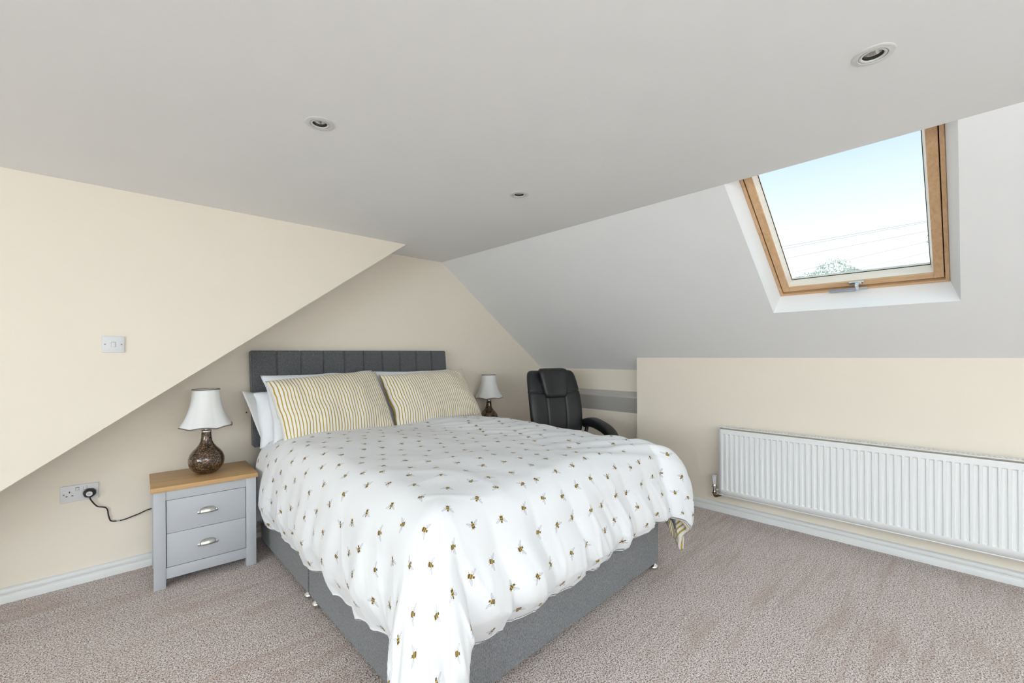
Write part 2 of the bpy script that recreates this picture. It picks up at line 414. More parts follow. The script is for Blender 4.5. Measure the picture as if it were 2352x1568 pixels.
struct(pyd('wall_alcove', [(XA, 1.995, 0), (XA, YB, 0), (XA, YB, za), (XA, 1.995, za)], [(0, 1, 2, 3)], 'wall_cream'), 'recessed cream wall behind the office chair', 'wall')
# dormer walls, out of view, with windows added for the room light
def wall_with_hole(name, axis, pos, a0, a1, z0, z1, h, mat):
    fn = (lambda a, z: (pos, a, z)) if axis == 'x' else (lambda a, z: (a, pos, z))
    xs = [a0, h[0], h[1], a1]; zs = [z0, h[2], h[3], z1]
    return grid_plane(name, xs, zs, [h], fn, mat)
struct(wall_with_hole('wall_dormer', 'x', XL, YF, YC, 0, ZC, (-2.45, 1.15, 0.86, 1.96), 'wall_cream'), 'cream dormer wall with an added wide window')
struct(wall_with_hole('wall_front', 'y', YF, XL, XE, 0, ZC, (-0.35, 2.05, 0.86, 1.96), 'wall_cream'), 'cream wall behind the photographer with an added window')
struct(pyd('wall_front_eaves', [(XE, YF, 0), (XR, YF, 0), (XR, YF, zr), (XE, YF, ZC)], [(0, 1, 2, 3)], 'wall_cream'), 'gable end of the eaves behind the photographer')
def plain_window(name, axis, pos, a0, a1, z0, z1):
    t = thing(name, 'added white framed window, out of view, to let light in', None, kind='structure')
    d = 0.05
    def b(nm, aa0, aa1, zz0, zz1, dep, mat):
        if axis == 'x': box(nm, pos - dep, pos, aa0, aa1, zz0, zz1, mat, t)
        else: box(nm, aa0, aa1, pos - dep, pos, zz0, zz1, mat, t)
    b('frame_rail', a0, a1, z0, z0 + d, 0.06, 'gloss_white'); b('frame_rail', a0, a1, z1 - d, z1, 0.06, 'gloss_white')
    for a in (a0, (a0 + a1) / 2 - d / 2, a1 - d): b('frame_stile', a, a + d, z0 + d, z1 - d, 0.06, 'gloss_white')
    fn = (lambda a, z: (pos - 0.03, a, z)) if axis == 'x' else (lambda a, z: (a, pos - 0.03, z))
    for a, c in ((a0 + d, (a0 + a1) / 2 - d / 2), ((a0 + a1) / 2 + d / 2, a1 - d)): pyd('pane', [fn(a, z0 + d), fn(c, z0 + d), fn(c, z1 - d), fn(a, z1 - d)], [(0, 1, 2, 3)], 'pane_glass', t)
    return t
plain_window('added_window_2', 'x', XL, -2.45, 1.15, 0.86, 1.96)
plain_window('added_window_3', 'y', YF, -0.35, 2.05, 0.86, 1.96)

# skirting boards (torus profile: depth, height)
SK = [(0, 0), (0.018, 0), (0.018, 0.032), (0.016, 0.036), (0.013, 0.0375), (0.013, 0.043), (0.0175, 0.046), (0.0195, 0.052), (0.0195, 0.060), (0.0175, 0.066), (0.0125, 0.0705), (0.005, 0.0725), (0, 0.073)]
struct(prism('baseboard_back', SK, (XK, YB, 0), (XA, YB, 0), (0, -1, 0), (0, 0, 1), 'gloss_white', auto=35), 'white torus skirting board along the back wall', 'skirting board')
struct(prism('baseboard_right', SK, (XR, YF, 0), (XR, 1.995, 0), (-1, 0, 0), (0, 0, 1), 'gloss_white', auto=35), 'white torus skirting board below the radiator', 'skirting board')
struct(prism('baseboard_alcove', SK, (XA, 1.995, 0), (XA, YB - 0.02, 0), (-1, 0, 0), (0, 0, 1), 'gloss_white', auto=35), 'white skirting board behind the office chair')
# boxed-in ledge in the alcove
struct(prism('trim_1', [(0, 0.853), (0.075, 0.808), (0.075, 0.800), (0.0, 0.655)], (XA, 1.997, 0), (XA, YB - 0.002, 0), (-1, 0, 0), (0, 0, 1), 'ledge_grey'), 'grey boxed ledge running along the alcove wall', 'ledge')

# ------------------------------------------------------------------ skylight
win = thing('window_1', 'pine framed roof skylight with a white reveal', 'skylight', kind='structure')
KF = 0.12
FY0, FY1, FS0, FS1 = 0.056, 0.798, -0.06, 0.958
op = [SP(W_S0, W_Y0), SP(W_S0, W_Y1), SP(W_S1, W_Y1), SP(W_S1, W_Y0)]
fr = [SP(FS0, FY0, KF), SP(FS0, FY1, KF), SP(FS1, FY1, KF), SP(FS1, FY0, KF)]
rv = pyd('reveal', op + fr, [(i, (i + 1) % 4, 4 + (i + 1) % 4, 4 + i) for i in range(4)], 'reveal_white', win)
def ring_bars(prefix, y0, y1, s0, s1, wd, k0, k1, mats, parent, bev=0.0):
    """four bars in slope space; k0 inner (room) face, k1 outer"""
    def bar(nm, ya, yb, sa, sb, mat):
        V = [SP(s, y, k) for s in (sa, sb) for y in (ya, yb) for k in (k0, k1)]
        Fc = [(0, 1, 3, 2), (4, 6, 7, 5), (0, 4, 5, 1), (2, 3, 7, 6), (0, 2, 6, 4), (1, 5, 7, 3)]
        bm = bmesh.new(); vs = [bm.verts.new(v) for v in V]
        for f in Fc: bm.faces.new([vs[i] for i in f])
        if bev: bmesh.ops.recalc_face_normals(bm, faces=bm.faces); bmesh.ops.bevel(bm, geom=list(bm.edges), offset=bev, segments=1, affect='EDGES')
        return frombm(nm, bm, mat, parent)
    return [bar(prefix + '_stile', y0, y0 + wd, s0, s1, mats[0]), bar(prefix + '_stile', y1 - wd, y1, s0, s1, mats[0]),
            bar(prefix + '_rail', y0 + wd, y1 - wd, s0, s0 + wd, mats[1]), bar(prefix + '_rail', y0 + wd, y1 - wd, s1 - wd, s1, mats[1])]
ring_bars('frame', FY0, FY1, FS0, FS1, 0.015, 0.112, 0.20, ('pine_s', 'pine_y'), win)
ring_bars('frame_rebate', FY0 + 0.001, FY1 - 0.001, FS0 + 0.001, FS1 - 0.001, 0.03, 0.165, 0.19, ('dark_gap', 'dark_gap'), win)
g = 0.019
sy0, sy1, ss0, ss1 = FY0 + g, FY1 - g, FS0 + g, FS1 - g - 0.012
ring_bars('sash', sy0, sy1, ss0, ss1, 0.037, 0.114, 0.175, ('pine_s', 'pine_y'), win, 0.002)
# bevelled glazing bead, pine paled to carry the light falling on it
b0 = 0.0355; b1 = 0.048
inn = [SP(ss0 + b0, sy0 + b0, 0.116), SP(ss0 + b0, sy1 - b0, 0.116), SP(ss1 - b0, sy1 - b0, 0.116), SP(ss1 - b0, sy0 + b0, 0.116)]
out = [SP(ss0 + b1, sy0 + b1, 0.164), SP(ss0 + b1, sy1 - b1, 0.164), SP(ss1 - b1, sy1 - b1, 0.164), SP(ss1 - b1, sy0 + b1, 0.164)]
for i in range(4):
    j = (i + 1) % 4
    V = [inn[i], inn[j], out[j], out[i]]; V = V + [v + SN * 0.02 for v in V]
    pyd('glazing_bead', V, [(0, 1, 2, 3), (7, 6, 5, 4), (0, 4, 5, 1), (3, 2, 6, 7), (0, 3, 7, 4), (1, 5, 6, 2)], 'pine_lit', win)
gy0, gy1, gs0, gs1 = sy0 + b1 - 0.006, sy1 - b1 + 0.006, ss0 + b1 - 0.006, ss1 - b1 + 0.006
ring_bars('glazing_seal', gy0, gy1, gs0, gs1, 0.0085, 0.1645, 0.168, ('dark_gap', 'dark_gap'), win)
V = [SP(s, y, k) for k in (0.169, 0.173) for s, y in ((gs0, gy0), (gs0, gy1), (gs1, gy1), (gs1, gy0))]
pyd('pane', V, [(0, 1, 2, 3), (7, 6, 5, 4), (0, 4, 5, 1), (1, 5, 6, 2), (2, 6, 7, 3), (3, 7, 4, 0)], 'pane_glass', win)
# lever handle on the bottom rail: slope frame axes
def slope_obj(name, verts_fn, mat, parent): return frombm(name, verts_fn, mat, parent, auto=40)
def slope_box(y0, y1, s0, s1, k0, k1, bev):
    bm = bmesh.new(); bm_box(bm, 0, 1, 0, 1, 0, 1)
    for v in bm.verts: v.co = SP(s0 + (s1 - s0) * v.co.x, y0 + (y1 - y0) * v.co.y, k0 + (k1 - k0) * v.co.z)
    bmesh.ops.recalc_face_normals(bm, faces=bm.faces); bmesh.ops.bevel(bm, geom=list(bm.edges), offset=bev, segments=2, affect='EDGES'); return bm
hd = frombm('handle_plate', slope_box(0.385, 0.452, 0.890, 0.908, 0.1055, 0.1145, 0.002), 'chrome', win, auto=40)
for yy in (0.393, 0.443): frombm('plate_screw', slope_box(yy - 0.004, yy + 0.004, 0.896, 0.904, 0.1035, 0.106, 0.001), 'screw', hd)
frombm('handle_neck', slope_box(0.408, 0.424, 0.893, 0.930, 0.082, 0.107, 0.003), 'chrome', hd, auto=40)
frombm('handle_lever', slope_box(0.418, 0.545, 0.912, 0.934, 0.078, 0.088, 0.004), 'handle_grey', hd, auto=40)
frombm('keep_plate', slope_box(0.375, 0.465, 0.938, 0.957, 0.1085, 0.1125, 0.001), 'satin_steel', win, auto=40)

# ------------------------------------------------------------------ bed
HL, HR, FL, FR = Vector((0.745, 3.10)), Vector((2.27, 3.10)), Vector((0.728, 1.150)), Vector((2.270, 1.195))
def BQ(u, v, z=0.0):
    p = (HL * (1 - u) + HR * u) * (1 - v) + (FL * (1 - u) + FR * u) * v
    return Vector((p.x, p.y, z))
bed = thing('bed', 'king size grey fabric divan bed with upholstered headboard', 'bed', (0, 0, 0))
def bq_box(name, u0, u1, v0, v1, z0, z1, mat, parent, bev, seg=3):
    bm = bmesh.new(); bm_box(bm, 0, 1, 0, 1, 0, 1)
    for v in bm.verts: v.co = BQ(u0 + (u1 - u0) * v.co.x, v0 + (v1 - v0) * v.co.y, z0 + (z1 - z0) * v.co.z)
    bmesh.ops.recalc_face_normals(bm, faces=bm.faces); bmesh.ops.bevel(bm, geom=list(bm.edges), offset=bev, segments=seg, affect='EDGES', clamp_overlap=True)
    return frombm(name, bm, mat, parent, auto=40)
VS = 0.452
bq_box('divan_section', 0, 1, 0.0, VS - 0.0012, 0.035, 0.37, 'divan_fabric', bed, 0.008)
bq_box('divan_section', 0, 1, VS + 0.0012, 1, 0.035, 0.37, 'divan_fabric', bed, 0.008)
for u, v in ((0.012, VS - 0.025), (0.012, VS + 0.03), (0.982, 0.990), (0.02, 0.985), (0.985, VS - 0.03), (0.985, VS + 0.03), (0.03, 0.03), (0.97, 0.03)):
    p = BQ(u, v)
    lathe('glide_foot', [(0.008, 0.040), (0.010, 0.030), (0.022, 0.022), (0.026, 0.012), (0.024, 0.004), (0.018, 0.0)], 'chrome', bed, 20, loc=p)
# headboard leaning back to the wall
hb_w0, hb_w1, hz0, hz1 = 0.712, 2.222, 0.62, 1.238
def HBP(x, z, d=0.0):
    t = (z - hz0) / (hz1 - hz0)
    return Vector((x, 3.122 + 0.055 * t + d, z))
def hb_box(name, x0, x1, z0, z1, d0, d1, mat, parent, bev, seg=3):
    bm = bmesh.new(); bm_box(bm, 0, 1, 0, 1, 0, 1)
    for v in bm.verts: v.co = HBP(x0 + (x1 - x0) * v.co.x, z0 + (z1 - z0) * v.co.z, d0 + (d1 - d0) * v.co.y)
    bmesh.ops.recalc_face_normals(bm, faces=bm.faces); bmesh.ops.bevel(bm, geom=list(bm.edges), offset=bev, segments=seg, affect='EDGES', clamp_overlap=True)
    return frombm(name, bm, mat, parent, auto=40)
hb = hb_box('headboard', hb_w0 + 0.002, hb_w1 - 0.002, hz0 + 0.002, hz1 - 0.002, 0.012, 0.07, 'headboard_fabric', bed, 0.006)
for i in range(10):
    a = hb_w0 + (hb_w1 - hb_w0) * i / 10; b = hb_w0 + (hb_w1 - hb_w0) * (i + 1) / 10
    hb_box('headboard_panel', a + 0.0006, b - 0.0006, hz0, hz1, 0.0, 0.05, 'headboard_fabric', hb, 0.007, 3)
for x in (1.05, 1.88):
    box('headboard_strut', x - 0.03, x + 0.03, 3.135, 3.16, 0.30, 0.72, 'inside_dark', bed, 0.003)
mt = bq_box('mattress', 0.03, 0.97, 0.012, 0.965, 0.372, 0.575, 'linen_white', None, 0.06, 4); tag(mt, 'white mattress under the bee print duvet', 'mattress')

# ------------------------------------------------------------------ duvet
def make_duvet():
    x0, x1, y0, ytop = 0.835, 2.195, 1.235, 3.00
    Ll, Lr, Lf = 0.575, 0.52, 0.56
    na, nb = 250, 240
    A, B = np.meshgrid(np.linspace(x0 - Ll, x1 + Lr, na), np.linspace(y0 - Lf, ytop, nb), indexing='ij')
    cx = np.clip(A, x0, x1); cyy = np.clip(B, y0, 9)
    ox, oy = A - cx, B - cyy
    foot_k = 1 - 0.17 * np.clip((A - x0) / (x1 - x0), 0, 1)
    oy = oy * foot_k
    Lraw = np.sqrt(ox ** 2 + oy ** 2); L = Lraw
    nx = np.where(L > 1e-6, ox / np.maximum(L, 1e-6), 0); ny = np.where(L > 1e-6, oy / np.maximum(L, 1e-6), 0)
    rh, rv = 0.145, 0.19
    s1 = math.pi / 2 * math.sqrt((rh * rh + rv * rv) / 2)
    ph = np.clip(L / s1, 0, 1) * math.pi / 2
    h = rh * np.sin(ph); v = rv * (1 - np.cos(ph)); over = np.maximum(L - s1, 0); v = v + over
    # perimeter coordinate
    ang = np.arctan2(-ny, -nx)                         # left side 0, foot pi/2 (left corner)
    corner = np.clip(2 * np.abs(nx * ny), 0, 1)
    P = np.where(nx < -1e-9, -(cyy - y0), 0) + np.where(ny < 0, (cx - x0), 0) + np.where(nx > 1e-9, (x1 - x0) + 0.55 + (cyy - y0), 0)
    lc = (nx < 0) & (ny < 0); rc = (nx > 0) & (ny < 0)
    P = P + np.where(lc, np.arctan2(-ny, -nx) / (math.pi / 2) * 0.5 , np.where(ny < 0, 0.5, 0))
    P = P + np.where(rc, (np.arctan2(nx, -ny)) / (math.pi / 2) * 0.5 - 0.55, 0)
    hang = np.clip(L / 0.5, 0, 1.4)
    # corner flare
    lob = np.where(lc, corner, 0); lobr = np.where(rc, corner, 0)
    h = h + lob * (over * 0.56 + 0.020 * np.sin(np.clip(L / 0.7, 0, 1) * math.pi)) + lobr * (over * 0.26 + 0.13 * np.sin(np.clip(L / 0.62, 0, 1) * math.pi))
    # folds
    isfoot = np.clip(-ny, 0, 1)
    ridge = lambda p_, q_: np.clip(1 - 7 * np.abs(vnoise(p_, q_)), 0, 1) ** 1.5
    ramp = np.clip((L - 0.08) / 0.40, 0, 1) ** 1.2
    wob = 0.05 * vnoise(P * 3.1, L * 5)
    Pw = P - 0.30 * L + 0.10 * vnoise(P * 2.6 + 2, L * 2.4) + 0.03 * vnoise(P * 8, L * 5 + 3)
    big = np.abs(np.sin(np.pi * Pw / 0.205 + 0.4)) ** 0.75 - 0.62
    med = np.abs(np.sin(np.pi * (P - 0.15 * L + 0.05 * vnoise(P * 5 + 9, L * 3)) / 0.092 + 1.1)) ** 0.8 - 0.6
    amp1 = np.clip(0.75 + 1.2 * vnoise(P * 1.9 + 11, L * 1.5), 0.25, 1.2); amp2 = np.clip(0.5 + 1.7 * vnoise(P * 3.3 + 5, L * 2 + 4), 0, 1.2)
    fine = np.abs(np.sin(np.pi * (P - 0.1 * L + 0.03 * vnoise(P * 9 + 1, L * 4)) / 0.047 + 0.3)) - 0.6
    ft = 1.8 * (0.021 * amp1 * big + 0.026 * amp2 * med * np.clip((L - 0.20) / 0.25, 0, 1) + 0.011 * fine * np.clip(amp2 - 0.2, 0, 1) * np.clip((L - 0.32) / 0.2, 0, 1)
          + 0.030 * vnoise(P * 4 - L * 3, L * 4 + P * 2 + 9))
    sd = (0.012 * np.sin(2 * np.pi * (P + wob) / 0.31 + 1.0) + 0.005 * np.sin(2 * np.pi * (P + wob + .2 * L) / 0.13) + 0.018 * vnoise(P * 5 + 31, L * 3 + 5))
    crease = 0.022 * ridge(P * 9 - L * 4, L * 3.2 + 7) * np.clip(0.5 + 2 * vnoise(P * 3 + 20, L * 4), 0, 1) + 0.012 * ridge(P * 17 - L * 5 + 3, L * 4 + 1) * np.clip((L - 0.2) / 0.25, 0, 1)
    fold = (ft * isfoot + sd * (1 - isfoot) + crease * (0.35 + 0.65 * isfoot)) * ramp * (1 - 0.30 * corner)
    belly = (0.020 + 0.022 * isfoot) * np.sin(np.clip(over / 0.30, 0, 1) * math.pi) - (0.030 + 0.02 * isfoot) * np.clip(over / 0.34 - 0.55, 0, 0.6) / 0.45
    h = h + fold + belly * (1 - corner)
    # uneven hem
    v = v * (1 + hang * (0.06 * vnoise(P * 4 + 7, 0 * P) + 0.03 * vnoise(P * 11 + 3, 0 * P)))
    X = cx + nx * h; Y = cyy + ny * h
    ed = np.minimum(np.minimum(A - (x0 - .1), (x1 + .1) - A), B - (y0 - .1))
    puff = np.clip(ed / 0.5, 0, 1)
    top = 0.718 + 0.012 * np.sin(puff * math.pi / 2) - 0.03 * np.clip((B - 2.70) / 0.3, 0, 1)
    wr = 0.030 * vnoise(A * 3.2 + 3, B * 2.6) + 0.012 * vnoise(A * 6 + B * 3, B * 7 - A * 4) + 0.006 * vnoise(A * 5 + B * 12, B * 4 - A * 13 + 5)
    # soft rumples running diagonally on the far side
    rum = 0.010 * np.sin(2 * np.pi * (A * 0.45 + B + 0.25 * vnoise(A * 3, B * 3)) / 0.15) * np.clip((A - 1.45) / 0.4, 0, 1) * np.clip(vnoise(A * 2.2 + 8, B * 2.2 + 1) * 3, 0, 1)
    rum = rum + 0.005 * ridge(A * 4 + B * 5, B * 3 - A * 2 + 4) * np.clip(vnoise(A * 2 + 3, B * 2 + 6) * 4, 0, 1)
    Z = top + (wr + rum) * (1 - 0.6 * np.clip(L / 0.2, 0, 1)) - v
    Z = np.maximum(Z, 0.02 + 0.02 * vnoise(P * 9, L * 9))
    Y = Y + 0.045 * ((X - 0.73) / 1.54) * np.clip((3 - Y) / 1.85, 0, 1)
    V = np.stack([X, Y, Z], -1).reshape(-1, 3)
    idx = np.arange(na * nb).reshape(na, nb)
    Fc = np.stack([idx[:-1, :-1], idx[1:, :-1], idx[1:, 1:], idx[:-1, 1:]], -1).reshape(-1, 4)
    UV = np.stack([A, B], -1).reshape(-1, 2)
    # hem: roll the border under and back up inside
    border = list(idx[0, ::-1]) + list(idx[1:, 0]) + list(idx[-1, 1:])
    nbv = np.stack([nx, ny], -1).reshape(-1, 2)
    Vl = [tuple(p) for p in V]; UVl = [tuple(p) for p in UV]; F2 = []
    prev = border; hem_faces = 0
    for din, dz, stripe in ((0.006, -0.008, 0), (0.018, -0.010, 1), (0.030, -0.004, 1), (0.038, 0.03, 1), (0.046, 0.10, 1)):
        cur = []
        for b in border:
            n = nbv[b]; p = V[b]; cur.append(len(Vl))
            Vl.append((p[0] - n[0] * din, p[1] - n[1] * din, p[2] + dz)); UVl.append((UV[b][0] - n[0] * (din + max(dz, 0)), UV[b][1] - n[1] * (din + max(dz, 0))))
        for i in range(len(border) - 1): F2.append((prev[i], prev[i + 1], cur[i + 1], cur[i], stripe))
        prev = cur
    me = bpy.data.meshes.new('duvet')
    faces = [tuple(int(i) for i in f) for f in Fc] + [tuple(int(i) for i in f[:4]) for f in F2]
    me.from_pydata(Vl, [], faces)
    uvl = me.uv_layers.new(name='UVMap')
    li = np.empty(len(me.loops), dtype=np.int64); me.loops.foreach_get('vertex_index', li)
    uvl.data.foreach_set('uv', np.array(UVl, dtype=np.float32)[li].ravel())
    o = link('duvet', me, ['bee_cotton', 'striped_underside'], None, None, True)
    mi = np.zeros(len(me.polygons), dtype=np.int32)
    for k, f in enumerate(F2): mi[len(Fc) + k] = f[4]
    me.polygons.foreach_set('material_index', mi)
    me.update()
    return tag(o, 'white duvet printed with small bumblebees draped over the bed', 'duvet')
make_duvet()

# ------------------------------------------------------------------ pillows
def pillow(name, label, mat, bot, top, width, height, T, seed, xdir=(1, 0, 0), group='pillows against the headboard', sag=0.0, cat='pillow'):
    ns, nt = 56, 40
    Sg, Tg = np.meshgrid(np.linspace(-1, 1, ns), np.linspace(-1, 1, nt), indexing='ij')
    f = ((1 - np.abs(Sg) ** 3.2) * (1 - np.abs(Tg) ** 2.6)) ** 0.55
    X = Sg * width / 2 * (1 - 0.035 * (1 - Tg ** 2) * np.abs(Sg) ** 3)
    Y = Tg * height / 2 * (1 - 0.05 * (1 - Sg ** 2) * np.abs(Tg) ** 3)
    o = seed * 7.3
    wr = 0.018 * vnoise(Sg * 3 + o, Tg * 2.2 + o) + 0.010 * vnoise(Sg * 9 + o, Tg * 4) + 0.010 * vnoise(Sg * 5 + Tg * 3 + o, Tg * 5 - Sg * 2 + o) * np.abs(Sg)
    edge = np.clip((1 - np.maximum(np.abs(Sg), np.abs(Tg))) / 0.15, 0, 1)
    Zt = T * f + wr * edge; Zb = -T * 0.75 * f + wr * 0.4 * edge
    X = X + 0.02 * vnoise(Tg * 2.5 + o, Sg * 0.7 + 3) * np.abs(Sg) ** 2; Y = Y + 0.02 * vnoise(Sg * 2.8 + o + 9, Tg * 0.7) * np.abs(Tg) ** 2
    V1 = np.stack([X, Y, Zt], -1).reshape(-1, 3); V2 = np.stack([X, Y, Zb], -1).reshape(-1, 3)
    n = ns * nt; idx = np.arange(n).reshape(ns, nt)
    F1 = np.stack([idx[:-1, :-1], idx[1:, :-1], idx[1:, 1:], idx[:-1, 1:]], -1).reshape(-1, 4)
    remap = np.arange(n) + n
    bord = np.zeros((ns, nt), bool); bord[0] = bord[-1] = True; bord[:, 0] = bord[:, -1] = True
    remap[bord.ravel()] = np.arange(n)[bord.ravel()]
    F2 = remap[F1][:, ::-1]
    V = np.concatenate([V1, V2]); UV = np.concatenate([np.stack([Sg * width / 2, Tg * height / 2], -1).reshape(-1, 2)] * 2)
    me = bpy.data.meshes.new(name)
    me.from_pydata([tuple(v) for v in V], [], [tuple(int(i) for i in q) for q in np.concatenate([F1, F2])])
    uvl = me.uv_layers.new(name='UVMap'); li = np.empty(len(me.loops), dtype=np.int64); me.loops.foreach_get('vertex_index', li)
    uvl.data.foreach_set('uv', UV.astype(np.float32)[li].ravel())
    ob = link(name, me, mat, None, None, True)
    bm = bmesh.new(); bm.from_mesh(me); bmesh.ops.delete(bm, geom=[v for v in bm.verts if not v.link_faces], context='VERTS'); bm.to_mesh(me); bm.free()
    bot, top, xd = Vector(bot), Vector(top), Vector(xdir).normalized()
    ya = (top - bot).normalized(); xa = (xd - ya * xd.dot(ya)).normalized(); za_ = xa.cross(ya)
    mm = Matrix((xa, ya, za_)).transposed().to_4x4(); mm.translation = (bot + top) / 2
    ob.matrix_world = mm
    return tag(ob, label, cat, group)
def case_flap(parent, width, height, T):
    """loose open end of the pillowcase standing off behind the pillow end"""
    nu, nv = 12, 26; V, Fc = [], []
    for i in range(nu):
        for j in range(nv):
            f = i / (nu - 1); t = -1 + 2 * j / (nv - 1)
            reach = 0.052 * (0.55 + 0.45 * t) + 0.012
            x = -width / 2 + 0.10 - f * (0.10 + reach) + 0.03 * (1 - t) * f
            z = -T * 0.62 * (1 - f) ** 2 + 0.012 * f * math.sin(2.5 * t + 1) - 0.012 + 0.045 * f * f * max(0, t)
            V.append((x, t * height / 2 * (1.0 + 0.02 * f), z))
    for i in range(nu - 1):
        for j in range(nv - 1): Fc.append((i * nv + j, (i + 1) * nv + j, (i + 1) * nv + j + 1, i * nv + j + 1))
    o = pyd('pillowcase_flap', V, Fc, 'case_hem', parent, smooth=True)
    md = o.modifiers.new('thick', 'SOLIDIFY'); md.thickness = 0.004; md.offset = 0
    return o
p = pillow('pillow', 'white pillow with open case end low against the headboard, beside the wooden nightstand', 'linen_white', (1.085, 2.985, 0.66), (1.085, 3.095, 0.945), 0.76, 0.36, 0.085, 1)
case_flap(p, 0.76, 0.36, 0.085)
pillow('pillow', 'white pillow standing behind the left striped pillow, its corner peaking up', 'linen_white', (1.125, 2.875, 0.655), (1.115, 3.075, 1.075), 0.745, 0.49, 0.075, 2, (1, 0, -0.075))
p = pillow('striped_pillow', 'yellow and white striped pillow on the left, next to the open white case', 'striped_linen', (1.14, 2.745, 0.69), (1.110, 2.985, 1.058), 0.735, 0.47, 0.11, 3, (1, 0.0, -0.025), 'striped pillows on the bed')
p = pillow('pillow', 'white pillow low behind the right striped pillow', 'linen_white', (1.86, 2.985, 0.70), (1.86, 3.095, 0.965), 0.70, 0.34, 0.075, 4)
pillow('pillow', 'white pillow standing behind the right striped pillow, only its corner showing', 'linen_white', (1.86, 2.90, 0.665), (1.855, 3.080, 1.075), 0.70, 0.47, 0.07, 5, (1, 0, -0.06))
p = pillow('striped_pillow', 'yellow and white striped pillow on the right, nearer the small lamp and chair', 'striped_linen', (1.905, 2.765, 0.70), (1.885, 2.990, 1.050), 0.785, 0.46, 0.105, 6, (1, -0.01, -0.05), 'striped pillows on the bed')

# ------------------------------------------------------------------ nightstands
def nightstand(label, loc):
    t = thing('nightstand', label, 'nightstand', loc, 0, 'grey nightstands beside the bed')
    W, D = 0.46, 0.375                           # local: x 0..W, y 0 (front) .. D
    box('top', -0.010, W + 0.008, -0.012, D, 0.503, 0.528, 'oak_x', t, 0.0015)
    for x in (0.0, W - 0.05):
        for y in (0.0, D - 0.055): box('leg', x, x + 0.05, y, y + 0.045, 0.0, 0.5025, 'grey_paint', t, 0.0015)
    for x in (0.004, W - 0.019): box('side_panel', x, x + 0.015, 0.045, D - 0.055, 0.05, 0.5025, 'grey_paint', t)
    box('back_panel', 0.05, W - 0.05, D - 0.02, D - 0.010, 0.05, 0.5025, 'grey_paint', t)
    box('bottom_panel', 0.019, W - 0.019, 0.02, D - 0.02, 0.075, 0.088, 'inside_dark', t)
    box('top_rail', 0.05, W - 0.05, 0.004, 0.03, 0.4535, 0.5025, 'grey_paint', t, 0.001)
    box('bottom_rail', 0.05, W - 0.05, 0.004, 0.03, 0.046, 0.1025, 'grey_paint', t, 0.001)
    box('drawer_cavity', 0.05, W - 0.05, 0.028, 0.034, 0.10, 0.456, 'dark_gap', t)
    for z0, z1 in ((0.2795, 0.451), (0.105, 0.2775)):
        d = box('drawer', 0.0525, W - 0.0525, 0.006, 0.0275, z0, z1, 'grey_paint', t, 0.0012)
        # cup pull: half dome with a back plate and lugs
        cxp, czp = W / 2, (z0 + z1) / 2 + 0.002
        V, Fc = [], []; nu, nv = 20, 8; a_, b_, c_ = 0.038, 0.0235, 0.021
        for i in range(nu + 1):
            th = math.pi * i / nu
            for j in range(nv + 1):
                fi = math.pi / 2 * j / nv
                V.append((cxp - a_ * math.cos(th), 0.006 - c_ * math.sin(th) ** 0.7 * math.cos(fi) - 0.0005, czp - 0.012 + b_ * 1.25 * math.sin(th) ** 0.6 * math.sin(fi)))
        for i in range(nu):
            for j in range(nv): Fc.append((i * (nv + 1) + j, (i + 1) * (nv + 1) + j, (i + 1) * (nv + 1) + j + 1, i * (nv + 1) + j + 1))
        h = pyd('cup_handle', V, Fc, 'satin_steel', d, smooth=True); sm = h.modifiers.new('thick', 'SOLIDIFY'); sm.thickness = 0.0018
        for sgn in (-1, 1):
            lathe('handle_lug', [(0.0075, 0.0), (0.0075, 0.0015), (0.004, 0.0028), (0.0015, 0.003)], 'satin_steel', d, 16, loc=(cxp + sgn * 0.040, 0.006, czp - 0.010)).rotation_euler = (R(90), 0, 0)
    return t
nightstand('grey nightstand with oak top and two drawers, by the wall socket', (0.200, 2.872, 0)).rotation_euler.z = R(-3)
nightstand('grey nightstand mostly hidden behind the bed, beside the office chair', (2.44, 2.862, 0))

